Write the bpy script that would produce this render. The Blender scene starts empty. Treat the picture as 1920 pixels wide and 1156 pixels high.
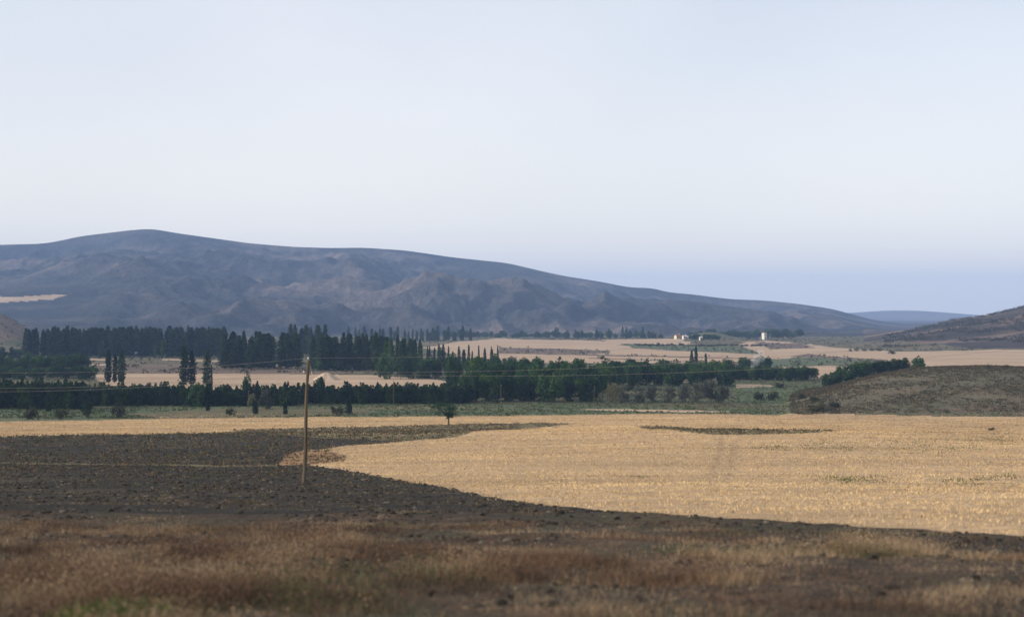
import bpy, math, random
import numpy as np
from mathutils import Vector

random.seed(7)
RNG = np.random.default_rng(11)
S = bpy.context.scene
C = S.collection

# ------------------------------------------------------------------ camera, sky, sun, exposure
EYE = 27.0                       # eye height above the valley floor
FPX, CX, HY = 2667.0, 960.0, 590.0   # focal length in photo pixels, centre column, horizon row
cam_d = bpy.data.cameras.new('camera'); cam = bpy.data.objects.new('camera', cam_d); C.objects.link(cam)
cam_d.sensor_width = 36.0; cam_d.lens = 36.0 * FPX / 1920.0
cam.location = (0, 0, EYE)
cam.rotation_euler = (math.radians(90) + math.atan((HY - 578.0) / FPX), 0, 0)
cam_d.clip_start = 0.5; cam_d.clip_end = 60000
cam_d.dof.use_dof = True; cam_d.dof.focus_distance = 500.0; cam_d.dof.aperture_fstop = 1.0
S.camera = cam

SUN_EL, SUN_AZ = math.radians(21), math.radians(-104)   # azimuth from +Y, clockwise: left and a little behind
sdir = Vector((math.sin(SUN_AZ) * math.cos(SUN_EL), math.cos(SUN_AZ) * math.cos(SUN_EL), math.sin(SUN_EL)))
W = bpy.data.worlds.new('World'); S.world = W; W.use_nodes = True
nt = W.node_tree; nt.nodes.clear()
wo = nt.nodes.new('ShaderNodeOutputWorld'); bg = nt.nodes.new('ShaderNodeBackground')
sky = nt.nodes.new('ShaderNodeTexSky'); sky.sky_type = 'NISHITA'; sky.sun_disc = False
sky.sun_elevation = SUN_EL; sky.sun_rotation = SUN_AZ
sky.altitude = 900; sky.air_density = 1.0; sky.dust_density = 2.2; sky.ozone_density = 1.6
# thin high veil of cloud over the whole sky
tc = nt.nodes.new('ShaderNodeTexCoord'); mp = nt.nodes.new('ShaderNodeMapping')
mp.inputs['Scale'].default_value = (1.4, 1.4, 2.4); mp.inputs['Rotation'].default_value = (0.0, 0.35, 0.3)
nz = nt.nodes.new('ShaderNodeTexNoise'); nz.inputs['Scale'].default_value = 1.7; nz.inputs['Detail'].default_value = 5
nz.inputs['Roughness'].default_value = 0.5
rp = nt.nodes.new('ShaderNodeMapRange'); rp.inputs[1].default_value = 0.3; rp.inputs[2].default_value = 0.75
rp.inputs[3].default_value = 0.48; rp.inputs[4].default_value = 0.70
mx = nt.nodes.new('ShaderNodeMix'); mx.data_type = 'RGBA'; mx.inputs[7].default_value = (7.7, 7.5, 7.5, 1)
sx = nt.nodes.new('ShaderNodeSeparateXYZ'); nt.links.new(tc.outputs['Generated'], sx.inputs[0])
hr = nt.nodes.new('ShaderNodeMapRange'); hr.interpolation_type = 'SMOOTHSTEP'; hr.inputs[1].default_value = 0.0; hr.inputs[2].default_value = 0.22
hr.inputs[3].default_value = 0.45; hr.inputs[4].default_value = 0.0; nt.links.new(sx.outputs[2], hr.inputs[0])
m2 = nt.nodes.new('ShaderNodeMix'); m2.data_type = 'RGBA'; m2.inputs[7].default_value = (9.3, 8.2, 6.7, 1)
nt.links.new(hr.outputs[0], m2.inputs[0]); nt.links.new(mx.outputs[2], m2.inputs[6])
nt.links.new(tc.outputs['Generated'], mp.inputs['Vector']); nt.links.new(mp.outputs[0], nz.inputs['Vector'])
nt.links.new(nz.outputs[0], rp.inputs[0]); nt.links.new(rp.outputs[0], mx.inputs[0])
nt.links.new(sky.outputs[0], mx.inputs[6]); nt.links.new(m2.outputs[2], bg.inputs[0])
bg.inputs[1].default_value = 0.12
nt.links.new(bg.outputs[0], wo.inputs[0])

sl = bpy.data.lights.new('sun', 'SUN'); sun = bpy.data.objects.new('sun', sl); C.objects.link(sun)
sl.energy = 4.2; sl.angle = math.radians(0.5); sl.color = (1.0, 0.86, 0.68)
sun.rotation_euler = sdir.to_track_quat('Z', 'Y').to_euler(); sun.location = (-200, -80, 200)

S.view_settings.view_transform = 'Standard'; S.view_settings.look = 'None'
S.view_settings.exposure = 0.35; S.view_settings.gamma = 1.0; S.view_settings.use_curve_mapping = False
S.render.engine = 'CYCLES'
S.cycles.use_denoising = True
S.cycles.max_bounces = 6; S.cycles.volume_bounces = 1; S.cycles.diffuse_bounces = 3
S.cycles.transparent_max_bounces = 6

# ------------------------------------------------------------------ noise and terrain height
def _hash(ix, iy, seed):
    h = (ix * 374761393 + iy * 668265263 + seed * 974634211) & 0x7fffffff
    h = ((h ^ (h >> 13)) * 1274126177) & 0x7fffffff
    return (h ^ (h >> 16)) / float(0x7fffffff)

def noise(x, y, seed=0):
    x = np.asarray(x, float); y = np.asarray(y, float)
    ix = np.floor(x).astype(np.int64); iy = np.floor(y).astype(np.int64)
    fx = x - ix; fy = y - iy
    def g(dx, dy):
        a = _hash(ix + dx, iy + dy, seed) * 2 * math.pi
        return np.cos(a) * (fx - dx) + np.sin(a) * (fy - dy)
    ux = fx * fx * fx * (fx * (fx * 6 - 15) + 10); uy = fy * fy * fy * (fy * (fy * 6 - 15) + 10)
    a = g(0, 0) * (1 - ux) + g(1, 0) * ux
    b = g(0, 1) * (1 - ux) + g(1, 1) * ux
    return (a * (1 - uy) + b * uy) * 1.5

def fbm(x, y, octv=4, seed=0, gain=0.5):
    r = 0; a = 1; n = 0
    for i in range(octv):
        r = r + a * noise(x * 2 ** i, y * 2 ** i, seed + i * 17); n += a; a *= gain
    return r / n

def ridged(x, y, octv=4, seed=0):
    r = 0; a = 1; n = 0
    for i in range(octv):
        r = r + a * (1 - np.abs(noise(x * 2 ** i, y * 2 ** i, seed + i * 13)) * 2); n += a; a *= 0.5
    return r / n

def sstep(a, b, x):
    t = np.clip((x - a) / (b - a), 0, 1); return t * t * (3 - 2 * t)

_PY = [(-4000, 24.4), (4, 24.4), (9, 24.3), (14, 23.9), (28, 22.5), (45, 20.9), (62, 19.2), (81, 17.4), (110, 15.3),
       (150, 12.7), (200, 9.6), (250, 6.6), (300, 4.3), (335, 2.9), (400, 2.2), (700, 1.6), (1500, 0.6), (14000, 0)]
_ly = np.linspace(math.log(3), math.log(14000), 900)
_lz = np.interp(np.exp(_ly), [p[0] for p in _PY], [p[1] for p in _PY])
_k = np.exp(-np.linspace(-2, 2, 15) ** 2); _k /= _k.sum()
_lz = np.convolve(np.pad(_lz, 7, mode='edge'), _k, mode='valid')

def prof(pts, depth):          # crest profile (photo outline) -> crest height against u = x / y at a given distance
    u = [(p[0] - CX) / FPX for p in pts]; z = [max(EYE + (HY - p[1]) / FPX * (depth(p[0]) if callable(depth) else depth), -5.0) for p in pts]
    uu = np.linspace(u[0], u[-1], 600); zz = np.interp(uu, u, z)
    k = np.exp(-np.linspace(-2, 2, 9) ** 2); k /= k.sum()
    return uu, np.convolve(np.pad(zz, 4, mode='edge'), k, mode='valid')

MT = prof([(-1500, 520), (-300, 470), (0, 459), (80, 457), (110, 452), (150, 443), (200, 437), (250, 431), (285, 429), (330, 437), (400, 447), (470, 457),
           (550, 464), (620, 466), (680, 465), (760, 470), (850, 483), (950, 493), (1010, 507), (1060, 518), (1120, 527), (1180, 539),
           (1225, 540), (1250, 548), (1290, 551), (1370, 561), (1430, 563), (1500, 570), (1560, 579), (1600, 590), (1650, 603),
           (1720, 620), (1850, 634), (3200, 640)], 3900)
FH = prof([(-1500, 592), (1400, 592), (1540, 590), (1600, 587), (1660, 582), (1720, 582), (1780, 586), (1840, 591), (1900, 596), (2100, 590), (3200, 580)], 8000)
RH = prof([(-1500, 720), (1380, 720), (1450, 660), (1540, 644), (1620, 633), (1700, 619), (1745, 610), (1790, 599), (1850, 593), (1920, 574), (2100, 535), (2600, 500), (3400, 500)], 1550)
NHY = ([(p - CX) / FPX for p in (1440, 1520, 1600, 1700)], [350, 375, 405, 430])     # the crest runs away from the eye towards the right
NH = prof([(-1500, 800), (1410, 800), (1450, 776), (1480, 764), (1540, 742), (1600, 719), (1650, 704), (1720, 692), (1790, 688), (1850, 687), (1920, 690), (2200, 680), (3400, 670)], lambda p: float(np.interp((p - CX) / FPX, *NHY)))
LH = prof([(-1500, 540), (-300, 545), (0, 586), (25, 600), (50, 618), (80, 650), (120, 680), (3400, 680)], 1250)

# spurs and foothills in front of the main ridge: column, row of the top, distance, half width, half depth
SPURS = [(410, 482, 3250, 260, 330), (300, 508, 3000, 230, 250), (200, 540, 2700, 240, 220), (480, 492, 3300, 130, 260), (575, 505, 3350, 200, 260),
         (690, 480, 3600, 190, 200), (520, 572, 2350, 120, 130), (330, 560, 2450, 120, 160), (400, 597, 2100, 160, 90), (860, 540, 2750, 200, 230),
         (770, 572, 2350, 110, 120), (950, 555, 2700, 150, 170), (1080, 580, 2400, 170, 130), (1235, 560, 3100, 190, 260), (1180, 592, 2300, 130, 110),
         (1390, 592, 2700, 180, 180), (120, 520, 3100, 220, 240), (30, 545, 2500, 200, 260), (640, 596, 2150, 150, 80), (1310, 608, 2100, 130, 80)]

def H(x, y):
    x = np.asarray(x, float); y = np.asarray(y, float)
    z = H_low(x, y); far = y > 1580
    if far.any(): z[far] += H_far(x[far], y[far])
    return z

def near_hill_rise(x, y, u):
    yc = np.interp(u, *NHY); c = np.interp(u, *NH) - np.interp(yc, [350, 400, 430], [2.7, 2.2, 2.15])
    s = np.clip((y - 325) / (yc - 325), 0, 1); f = np.where(y < yc, s * s * (3 - 2 * s) * 0.55 + 0.45 * np.sin(s * math.pi / 2), 1 - sstep(yc, yc + 150, y))
    return np.maximum(c, 0) * f, s

def H_low(x, y):
    yy = np.maximum(y, 3.0)
    z = np.interp(np.log(np.minimum(yy, 13900)), _ly, _lz)
    u = np.clip(x / yy, -1.2, 1.2); u = np.where(y < 60, np.clip(u, -0.5, 0.5), u)
    # gentle roll of the near fields
    kn = np.exp(-((x - 22) / 55.0) ** 2) * np.where(y < 205, np.exp(-((y - 205) / 70.0) ** 2), np.exp(-((y - 205) / 32.0) ** 2))
    z = z + 1.15 * kn
    z = z - 0.9 * np.exp(-((x + 45) / 38.0) ** 2 - ((y - 150) / 55.0) ** 2)
    z = z + 0.35 * fbm(x / 45, y / 45, 3, 3) * sstep(30, 90, y) * (1 - sstep(350, 420, y))
    z = z + 0.14 * fbm(x / 3.5, y / 3.5, 3, 5) * (1 - sstep(60, 140, y))
    z = z + 1.2 * fbm(x / 160, y / 160, 3, 8) * sstep(420, 800, y) * (1 - sstep(1700, 2200, y))
    # low swell under the far straw fields and the tower
    z = z + 3.0 * np.exp(-((x - 170) / 120.0) ** 2 - ((y - 1330) / 160.0) ** 2) + 2.2 * np.exp(-((x + 20) / 130.0) ** 2 - ((y - 1250) / 170.0) ** 2)
    z = z + 7.0 * np.exp(-((x - 205) / 26.0) ** 2 - ((y - 1480) / 40.0) ** 2)
    # near hill on the right
    c, s = near_hill_rise(x, y, u)
    z = z + c * (1 + 0.10 * fbm(x / 22, y / 22, 3, 21) * (1 - s * 0.6))
    # far hill on the right
    c = np.maximum(np.interp(u, *RH) - 0.8, 0)
    s = np.clip((y - 930) / 620.0, 0, 1); f = np.where(y < 1550, 0.45 * s + 0.55 * s * s * (3 - 2 * s), 1 - sstep(1550, 2400, y))
    z = z + c * f + np.minimum(c, 18) * 0.35 * (ridged(x / 170, y / 210, 4, 31) - 0.55) * np.sin(np.clip(s, 0, 1) * math.pi)
    # spur on the left
    c = np.maximum(np.interp(u, *LH) - 1.0, 0)
    s = np.clip((y - 860) / 390.0, 0, 1); f = np.where(y < 1250, s * s * (3 - 2 * s), 1 - sstep(1250, 1700, y))
    z = z + c * f * (1 + 0.12 * fbm(x / 70, y / 70, 3, 41))
    return z

def H_far(x, y):
    u = np.clip(x / y, -1.2, 1.2); z = np.zeros(x.shape)
    # main mountain
    cm = np.maximum(np.interp(u, *MT), 0)
    y0 = 1750 + 120 * noise(x / 700, y * 0 + 3.3, 55); yc = 3900.0
    s = np.clip((y - y0) / (yc - y0), 0, 1)
    f = np.where(y < yc, 0.30 * s + 0.70 * s ** 2.3, 1 - 0.9 * sstep(yc, 6200, y))
    m = cm * np.clip(f, 0, 1)
    wx = x + 160 * fbm(x / 700, y / 700, 2, 71); wy = y + 160 * fbm(x / 700, y / 700, 2, 73)
    env = np.abs(np.sin(np.clip(s, 0, 1) ** 0.9 * math.pi)) ** 0.42 * np.clip(cm / 90, 0, 1)
    calm = 1 - 0.92 * np.exp(-((x / y + 0.34) / 0.055) ** 4 - ((y - 2450) / 520.0) ** 4)
    env = env * calm
    m = m + env * (62 * (ridged(wx / 900, wy / 1300, 3, 61) - 0.55) + 46 * (ridged(wx / 360, wy / 560, 4, 67) - 0.55))
    m = m + 20 * (ridged(wx / 130, wy / 200, 3, 77) - 0.5) * np.clip(np.sin(np.clip(s, 0, 1) * math.pi), 0, 1) ** 0.28 * np.clip(cm / 60, 0, 1) * calm
    m = m + 5 * (ridged(wx / 48, wy / 70, 2, 79) - 0.5) * np.clip(np.sin(np.clip(s, 0, 1) * math.pi), 0, 1) ** 0.28 * np.clip(cm / 60, 0, 1) * calm
    for px, py, dy, sx, sy in SPURS:
        X = (px - CX) / FPX * dy; top = EYE + (HY - py) / FPX * dy
        base = max(float(np.interp((px - CX) / FPX, *MT)), 0) * (0.30 * (dy - 1750) / 2150 + 0.70 * ((dy - 1750) / 2150) ** 2.3)
        h = max(top - base, 8)
        m = m + h * 0.8 * np.exp(-np.abs((wx - X) / sx) ** 1.7 - np.abs((wy - dy) / sy) ** 1.7)
    # nothing in front of the crest may rise above its outline
    lim = (EYE + (cm - EYE) * y / yc) - 0.5 - 12.0 * np.sin(np.clip(s, 0, 1) * math.pi)
    lim = np.where((y > y0) & (y < yc), np.maximum(lim, 0.3 * m), 1e9)
    over = m - lim
    m = np.where(over > -8, lim - 8 * np.exp(-np.clip(over + 8, 0, 80) / 8.0) - 6 * noise(wx / 60, wy / 90, 83) ** 2, m)
    m = m * sstep(0, 0.06, s)
    z = z + np.where(y > 1600, m, 0)
    # distant hills
    z = z + np.where(y > 5500, np.maximum(np.interp(u, *FH), 0) * np.exp(-((y - 8000) / 900.0) ** 2), 0)
    return z

def hz(x, y): return float(H(np.array([x]), np.array([y]))[0])
_ry = np.exp(np.linspace(math.log(8), math.log(5000), 1500))
def ground(px, py):
    """point where the sight line through a photo pixel meets the ground"""
    u = (px - CX) / FPX; t = (HY - py) / FPX
    d = H(u * _ry, _ry) - (EYE + t * _ry)
    i = np.argmax(d > 0) if (d > 0).any() else len(_ry) - 1
    i = max(i, 1); a = d[i - 1] / (d[i - 1] - d[i]) if d[i] != d[i - 1] else 0
    y = _ry[i - 1] + a * (_ry[i] - _ry[i - 1])
    return u * y, y
def col_at(px, y): return (px - CX) / FPX * y

# ------------------------------------------------------------------ materials
def new_mat(name):
    m = bpy.data.materials.new(name); m.use_nodes = True; n = m.node_tree
    b = n.nodes['Principled BSDF']; b.inputs['Roughness'].default_value = 0.95; b.inputs['Specular IOR Level'].default_value = 0.12
    return m, n, b

def ramp(n, fac, cols):
    r = n.nodes.new('ShaderNodeValToRGB'); e = r.color_ramp.elements
    while len(e) < len(cols): e.new(0.5)
    for i, (p, c) in enumerate(cols): e[i].position = p; e[i].color = (*c, 1)
    n.links.new(fac, r.inputs[0]); return r.outputs[0]

def tex(n, scale, sc3=(1, 1, 1), detail=6, rough=0.6, rot=0.0):
    t = n.nodes.new('ShaderNodeTexCoord'); m = n.nodes.new('ShaderNodeMapping'); m.inputs['Scale'].default_value = sc3
    m.inputs['Rotation'].default_value = (0, 0, rot)
    z = n.nodes.new('ShaderNodeTexNoise'); z.inputs['Scale'].default_value = scale; z.inputs['Detail'].default_value = detail
    z.inputs['Roughness'].default_value = rough
    n.links.new(t.outputs['Object'], m.inputs[0]); n.links.new(m.outputs[0], z.inputs['Vector']); return z.outputs[0]

def mixc(n, fac, a, b, mode='MIX', f=None):
    m = n.nodes.new('ShaderNodeMix'); m.data_type = 'RGBA'; m.blend_type = mode
    if fac is not None: n.links.new(fac, m.inputs[0])
    else: m.inputs[0].default_value = f
    n.links.new(a, m.inputs[6]); n.links.new(b, m.inputs[7]); return m.outputs[2]

def ground_mat(name, cols, big, fine, patch=None, patch_scale=0.02, patch_lo=0.5, patch_hi=0.62, streak=(1, 1, 1), rot=0.0, bump=0.4, bdist=0.1, fine_amt=0.55):
    """large tone changes x fine grain, with a second colour in irregular patches"""
    m, n, b = new_mat(name)
    c = ramp(n, tex(n, big, streak, 7, 0.62, rot), cols)
    if patch:
        pc = ramp(n, tex(n, big * 3.1, (1, 1, 1), 5, 0.6), [(0.3, patch[0]), (0.7, patch[1])])
        mr = n.nodes.new('ShaderNodeMapRange'); mr.inputs[1].default_value = patch_lo; mr.inputs[2].default_value = patch_hi
        n.links.new(tex(n, patch_scale, streak, 8, 0.65, rot), mr.inputs[0]); c = mixc(n, mr.outputs[0], c, pc)
    ft = tex(n, fine, streak, 4, 0.7, rot)
    g = ramp(n, ft, [(0.25, (0.45,) * 3), (0.75, (1.55,) * 3)])
    c = mixc(n, None, c, g, 'MULTIPLY', fine_amt)
    n.links.new(c, b.inputs['Base Color'])
    bp = n.nodes.new('ShaderNodeBump'); bp.inputs['Strength'].default_value = bump; bp.inputs['Distance'].default_value = bdist
    n.links.new(ft, bp.inputs['Height']); n.links.new(bp.outputs[0], b.inputs['Normal'])
    return m

def leaf_mat(name, dark, light, transl=0.25, scale=0.35):
    m, n, b = new_mat(name)
    oi = n.nodes.new('ShaderNodeObjectInfo')
    c = ramp(n, tex(n, scale, (1, 1, 1), 3, 0.6), [(0.3, dark), (0.7, light)])
    v = ramp(n, oi.outputs['Random'], [(0.0, (0.55, 0.64, 0.72)), (0.5, (1.0, 1.0, 1.0)), (1.0, (1.75, 1.5, 0.95))])
    c = mixc(n, None, c, v, 'MULTIPLY', 1.0)
    b.inputs['Roughness'].default_value = 0.7
    tr = n.nodes.new('ShaderNodeBsdfTranslucent'); ms = n.nodes.new('ShaderNodeMixShader'); ms.inputs[0].default_value = transl
    n.links.new(c, b.inputs['Base Color']); n.links.new(c, tr.inputs[0])
    out = n.nodes['Material Output']; n.links.new(b.outputs[0], ms.inputs[1]); n.links.new(tr.outputs[0], ms.inputs[2]); n.links.new(ms.outputs[0], out.inputs[0])
    return m

def plain(name, col, var=0.3, scale=3.0, sc3=(1, 1, 1), rough=0.9):
    m, n, b = new_mat(name); b.inputs['Roughness'].default_value = rough
    c = ramp(n, tex(n, scale, sc3, 5, 0.6), [(0.25, tuple(x * (1 - var) for x in col)), (0.75, tuple(x * (1 + var) for x in col))])
    n.links.new(c, b.inputs['Base Color']); return m

STRAW = [(0.25, (0.28, 0.20, 0.12)), (0.5, (0.37, 0.265, 0.16)), (0.75, (0.45, 0.33, 0.205))]
G = {}
G['verge'] = ground_mat('verge_soil', [(0.3, (0.030, 0.026, 0.022)), (0.5, (0.062, 0.046, 0.034)), (0.7, (0.125, 0.086, 0.058))], 0.7, 3.5, ((0.036, 0.040, 0.028), (0.085, 0.076, 0.050)), 0.32, 0.48, 0.60, bump=1.0, bdist=0.4, fine_amt=0.85)
G['ploughed_field'] = ground_mat('ploughed_soil', [(0.25, (0.021, 0.020, 0.018)), (0.5, (0.031, 0.029, 0.025)), (0.75, (0.050, 0.045, 0.034))], 0.09, 2.2, ((0.050, 0.048, 0.032), (0.085, 0.064, 0.040)), 0.06, 0.53, 0.68, (0.5, 1.6, 1), 0.05, bump=1.0, bdist=0.35, fine_amt=0.7)
G['stubble_field'] = ground_mat('stubble_ground', STRAW, 0.05, 2.6, ((0.24, 0.17, 0.085), (0.32, 0.22, 0.11)), 0.085, 0.55, 0.72, (0.35, 1.3, 1), 0.12, bump=0.7, bdist=0.15, fine_amt=0.6)
G['fallow_field'] = ground_mat('fallow_ground', [(0.25, (0.070, 0.068, 0.040)), (0.5, (0.11, 0.098, 0.056)), (0.75, (0.17, 0.14, 0.078))], 0.10, 1.8, ((0.055, 0.065, 0.035), (0.09, 0.09, 0.045)), 0.05, 0.5, 0.62, (0.4, 1.4, 1), bump=0.8, bdist=0.2)
G['russet_patch'] = ground_mat('russet_grass_ground', [(0.25, (0.17, 0.105, 0.055)), (0.5, (0.235, 0.145, 0.078)), (0.75, (0.31, 0.20, 0.10))], 0.2, 3.0, None, bump=0.7, bdist=0.15)
G['green_field'] = ground_mat('green_crop', [(0.25, (0.050, 0.072, 0.040)), (0.5, (0.075, 0.100, 0.056)), (0.75, (0.115, 0.130, 0.072))], 0.06, 1.2, ((0.16, 0.13, 0.075), (0.11, 0.11, 0.06)), 0.035, 0.55, 0.68, (0.3, 1.2, 1), bump=0.8, bdist=0.3)
G['meadow'] = ground_mat('valley_grass', [(0.25, (0.058, 0.064, 0.040)), (0.5, (0.095, 0.088, 0.054)), (0.75, (0.15, 0.115, 0.070))], 0.02, 0.6, ((0.045, 0.065, 0.034), (0.075, 0.085, 0.045)), 0.012, 0.5, 0.6, (0.4, 1.3, 1), bump=0.6, bdist=0.4)
G['straw_field'] = ground_mat('far_straw', [(0.25, (0.27, 0.195, 0.13)), (0.5, (0.35, 0.26, 0.18)), (0.75, (0.43, 0.33, 0.23))], 0.035, 0.9, ((0.24, 0.17, 0.115), (0.33, 0.235, 0.15)), 0.02, 0.56, 0.7, (0.35, 1.2, 1), bump=0.5, bdist=0.3)
G['brown_field'] = ground_mat('bare_brown_field', [(0.25, (0.085, 0.066, 0.052)), (0.5, (0.115, 0.088, 0.068)), (0.75, (0.16, 0.12, 0.088))], 0.02, 0.8, None, streak=(0.3, 1.3, 1), bump=0.5, bdist=0.3)
G['hillside'] = ground_mat('near_hill_scrub', [(0.25, (0.068, 0.070, 0.048)), (0.5, (0.105, 0.097, 0.064)), (0.75, (0.155, 0.128, 0.083))], 0.045, 0.9, ((0.115, 0.078, 0.058), (0.17, 0.112, 0.078)), 0.03, 0.54, 0.68, (0.6, 1.1, 1), bump=1.0, bdist=0.5, fine_amt=0.7)
G['hill'] = ground_mat('far_hill_scrub', [(0.3, (0.024, 0.022, 0.022)), (0.5, (0.046, 0.037, 0.034)), (0.7, (0.085, 0.064, 0.054))], 0.016, 0.16, ((0.16, 0.115, 0.085), (0.24, 0.175, 0.125)), 0.008, 0.50, 0.64, bump=1.0, bdist=3.0, fine_amt=0.6)
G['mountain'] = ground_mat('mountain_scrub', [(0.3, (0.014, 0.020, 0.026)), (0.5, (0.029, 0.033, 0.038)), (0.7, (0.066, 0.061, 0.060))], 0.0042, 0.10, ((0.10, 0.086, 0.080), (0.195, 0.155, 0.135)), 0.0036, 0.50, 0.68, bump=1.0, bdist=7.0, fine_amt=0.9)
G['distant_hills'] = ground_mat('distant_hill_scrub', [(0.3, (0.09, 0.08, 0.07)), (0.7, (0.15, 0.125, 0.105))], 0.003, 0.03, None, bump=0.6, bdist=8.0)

# ------------------------------------------------------------------ fields: outlines on the ground, in metres
def poly(*pp): return np.array([ground(*p) for p in pp])
def strip(pp, depth):
    g = [ground(*p) for p in pp]
    return np.array(g + [(q[0], q[1] + depth) for q in g[::-1]])
FIELDS = [
    # valley floor strips, far to near
    ('straw_field', poly((790, 652), (850, 641), (935, 633), (1100, 638), (1260, 634), (1300, 646), (1180, 648), (1180, 652), (1500, 667), (1500, 672), (1280, 680), (1060, 681), (880, 672))),
    ('brown_field', poly((935, 651), (1045, 653), (1140, 657), (1140, 662), (1040, 665), (935, 662))),
    ('brown_field', poly((1000, 633), (1120, 637), (1140, 640), (1020, 637))),
    ('green_field', poly((1165, 644), (1260, 645), (1430, 650), (1440, 664), (1330, 658), (1180, 650))),
    ('brown_field', poly((1040, 662), (1480, 673), (1480, 674.5), (1040, 664))),
    ('brown_field', poly((1100, 670), (1420, 681), (1420, 683), (1100, 672))),
    ('straw_field', poly((1380, 644), (1435, 638), (1500, 643), (1580, 652), (1680, 659), (1900, 655), (2300, 655), (2300, 690), (1720, 686), (1560, 680), (1440, 672), (1420, 660))),
    ('brown_field', poly((1420, 641), (1500, 644), (1530, 652), (1440, 655))),
    ('green_field', poly((1430, 674), (1500, 670), (1580, 671), (1660, 676), (1640, 680), (1560, 684), (1440, 687))),
    ('brown_field', poly((1480, 668), (1520, 663), (1560, 668), (1660, 674), (1660, 676), (1560, 672))),
    ('straw_field', poly((1440, 688), (1560, 685), (1620, 688), (1560, 710), (1480, 702))),
    ('straw_field', poly((1375, 720), (1440, 721), (1450, 724), (1375, 727))),
    ('green_field', poly((1370, 727), (1550, 722), (1560, 745), (1480, 757), (1370, 752))),
    ('straw_field', poly((160, 672), (205, 673), (205, 676), (160, 675))),
    ('straw_field', poly((300, 672), (420, 675), (560, 686), (560, 690), (420, 678), (300, 675))),
    ('straw_field', poly((160, 682), (200, 682), (200, 684.5), (160, 684.5))),
    ('brown_field', poly((150, 685), (340, 683), (560, 692), (700, 700), (560, 702), (230, 700), (150, 699))),
    ('straw_field', poly((150, 701), (230, 700), (400, 700), (560, 701), (700, 703), (800, 710), (860, 720), (880, 730), (700, 734), (400, 734), (200, 722))),
    # nearer fields
    ('green_field', poly((-300, 768), (160, 764), (500, 760), (870, 757), (1120, 758), (1330, 764), (1480, 762), (1480, 776), (1260, 776), (860, 780), (440, 784), (-300, 794))),
    ('fallow_field', poly((240, 775), (440, 764), (690, 768), (700, 775), (560, 780), (300, 786))),
    ('straw_field', poly((1065, 766), (1180, 767), (1310, 769), (1400, 772), (1250, 772), (1140, 770))),
    ('stubble_field', poly((-400, 794), (0, 790), (440, 783), (860, 780), (1260, 775), (1500, 774), (1700, 779), (2400, 786), (2400, 1015), (1920, 1003), (1750, 993), (1600, 985), (1450, 974), (1300, 966), (1100, 953), (1000, 944), (900, 925), (800, 907), (720, 893), (650, 881), (600, 874), (540, 868), (540, 852), (640, 836), (760, 827), (640, 806), (0, 819), (-400, 822))),
    ('fallow_field', poly((430, 806), (640, 801), (850, 795), (1000, 793), (1075, 794), (1040, 799), (960, 806), (860, 818), (760, 827), (640, 832), (540, 820), (470, 812))),
    ('fallow_field', poly((1190, 798.5), (1250, 798.5), (1420, 806), (1580, 808.5), (1500, 812.5), (1420, 815), (1340, 815), (1270, 808))),
    ('ploughed_field', poly((-500, 823), (0, 818), (300, 813), (470, 809), (560, 818), (700, 824), (760, 827), (640, 836), (540, 851), (540, 866), (600, 874), (650, 881), (720, 893), (800, 907), (900, 925), (1000, 944), (1100, 953), (1300, 966), (1450, 974), (1600, 985), (1750, 993), (1920, 1003), (2400, 1015), (2400, 1050), (1920, 1035), (1700, 1022), (1450, 1000), (1200, 985), (960, 970), (600, 962), (200, 958), (-500, 960))),
    ('russet_patch', poly((540, 852), (570, 842), (620, 843), (650, 856), (645, 865), (590, 870), (515, 873), (530, 865))),
    ('fallow_field', poly((-400, 867), (0, 866), (260, 869.5), (420, 872), (520, 870), (520, 873.5), (400, 874.5), (200, 871.5), (0, 868), (-400, 869.5))),
    ('straw_field', strip([(-40, 569), (-20, 568), (0, 567), (20, 566), (40, 565), (60, 563.5), (80, 562), (104, 560.5)], 60)),
    ('brown_field', poly((-60, 600), (0, 590), (25, 600), (55, 612), (45, 640), (0, 640), (-60, 640))),
    ('brown_field', poly((-60, 626), (0, 627), (45, 628), (45, 633), (0, 633), (-60, 633))),
]
def inside(P, x, y):
    r = np.zeros(x.shape, bool); n = len(P); j = n - 1
    for i in range(n):
        xi, yi = P[i]; xj, yj = P[j]
        if yi != yj:
            r ^= ((yi > y) != (yj > y)) & (x < (xj - xi) * (y - yi) / (yj - yi) + xi)
        j = i
    return r

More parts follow.
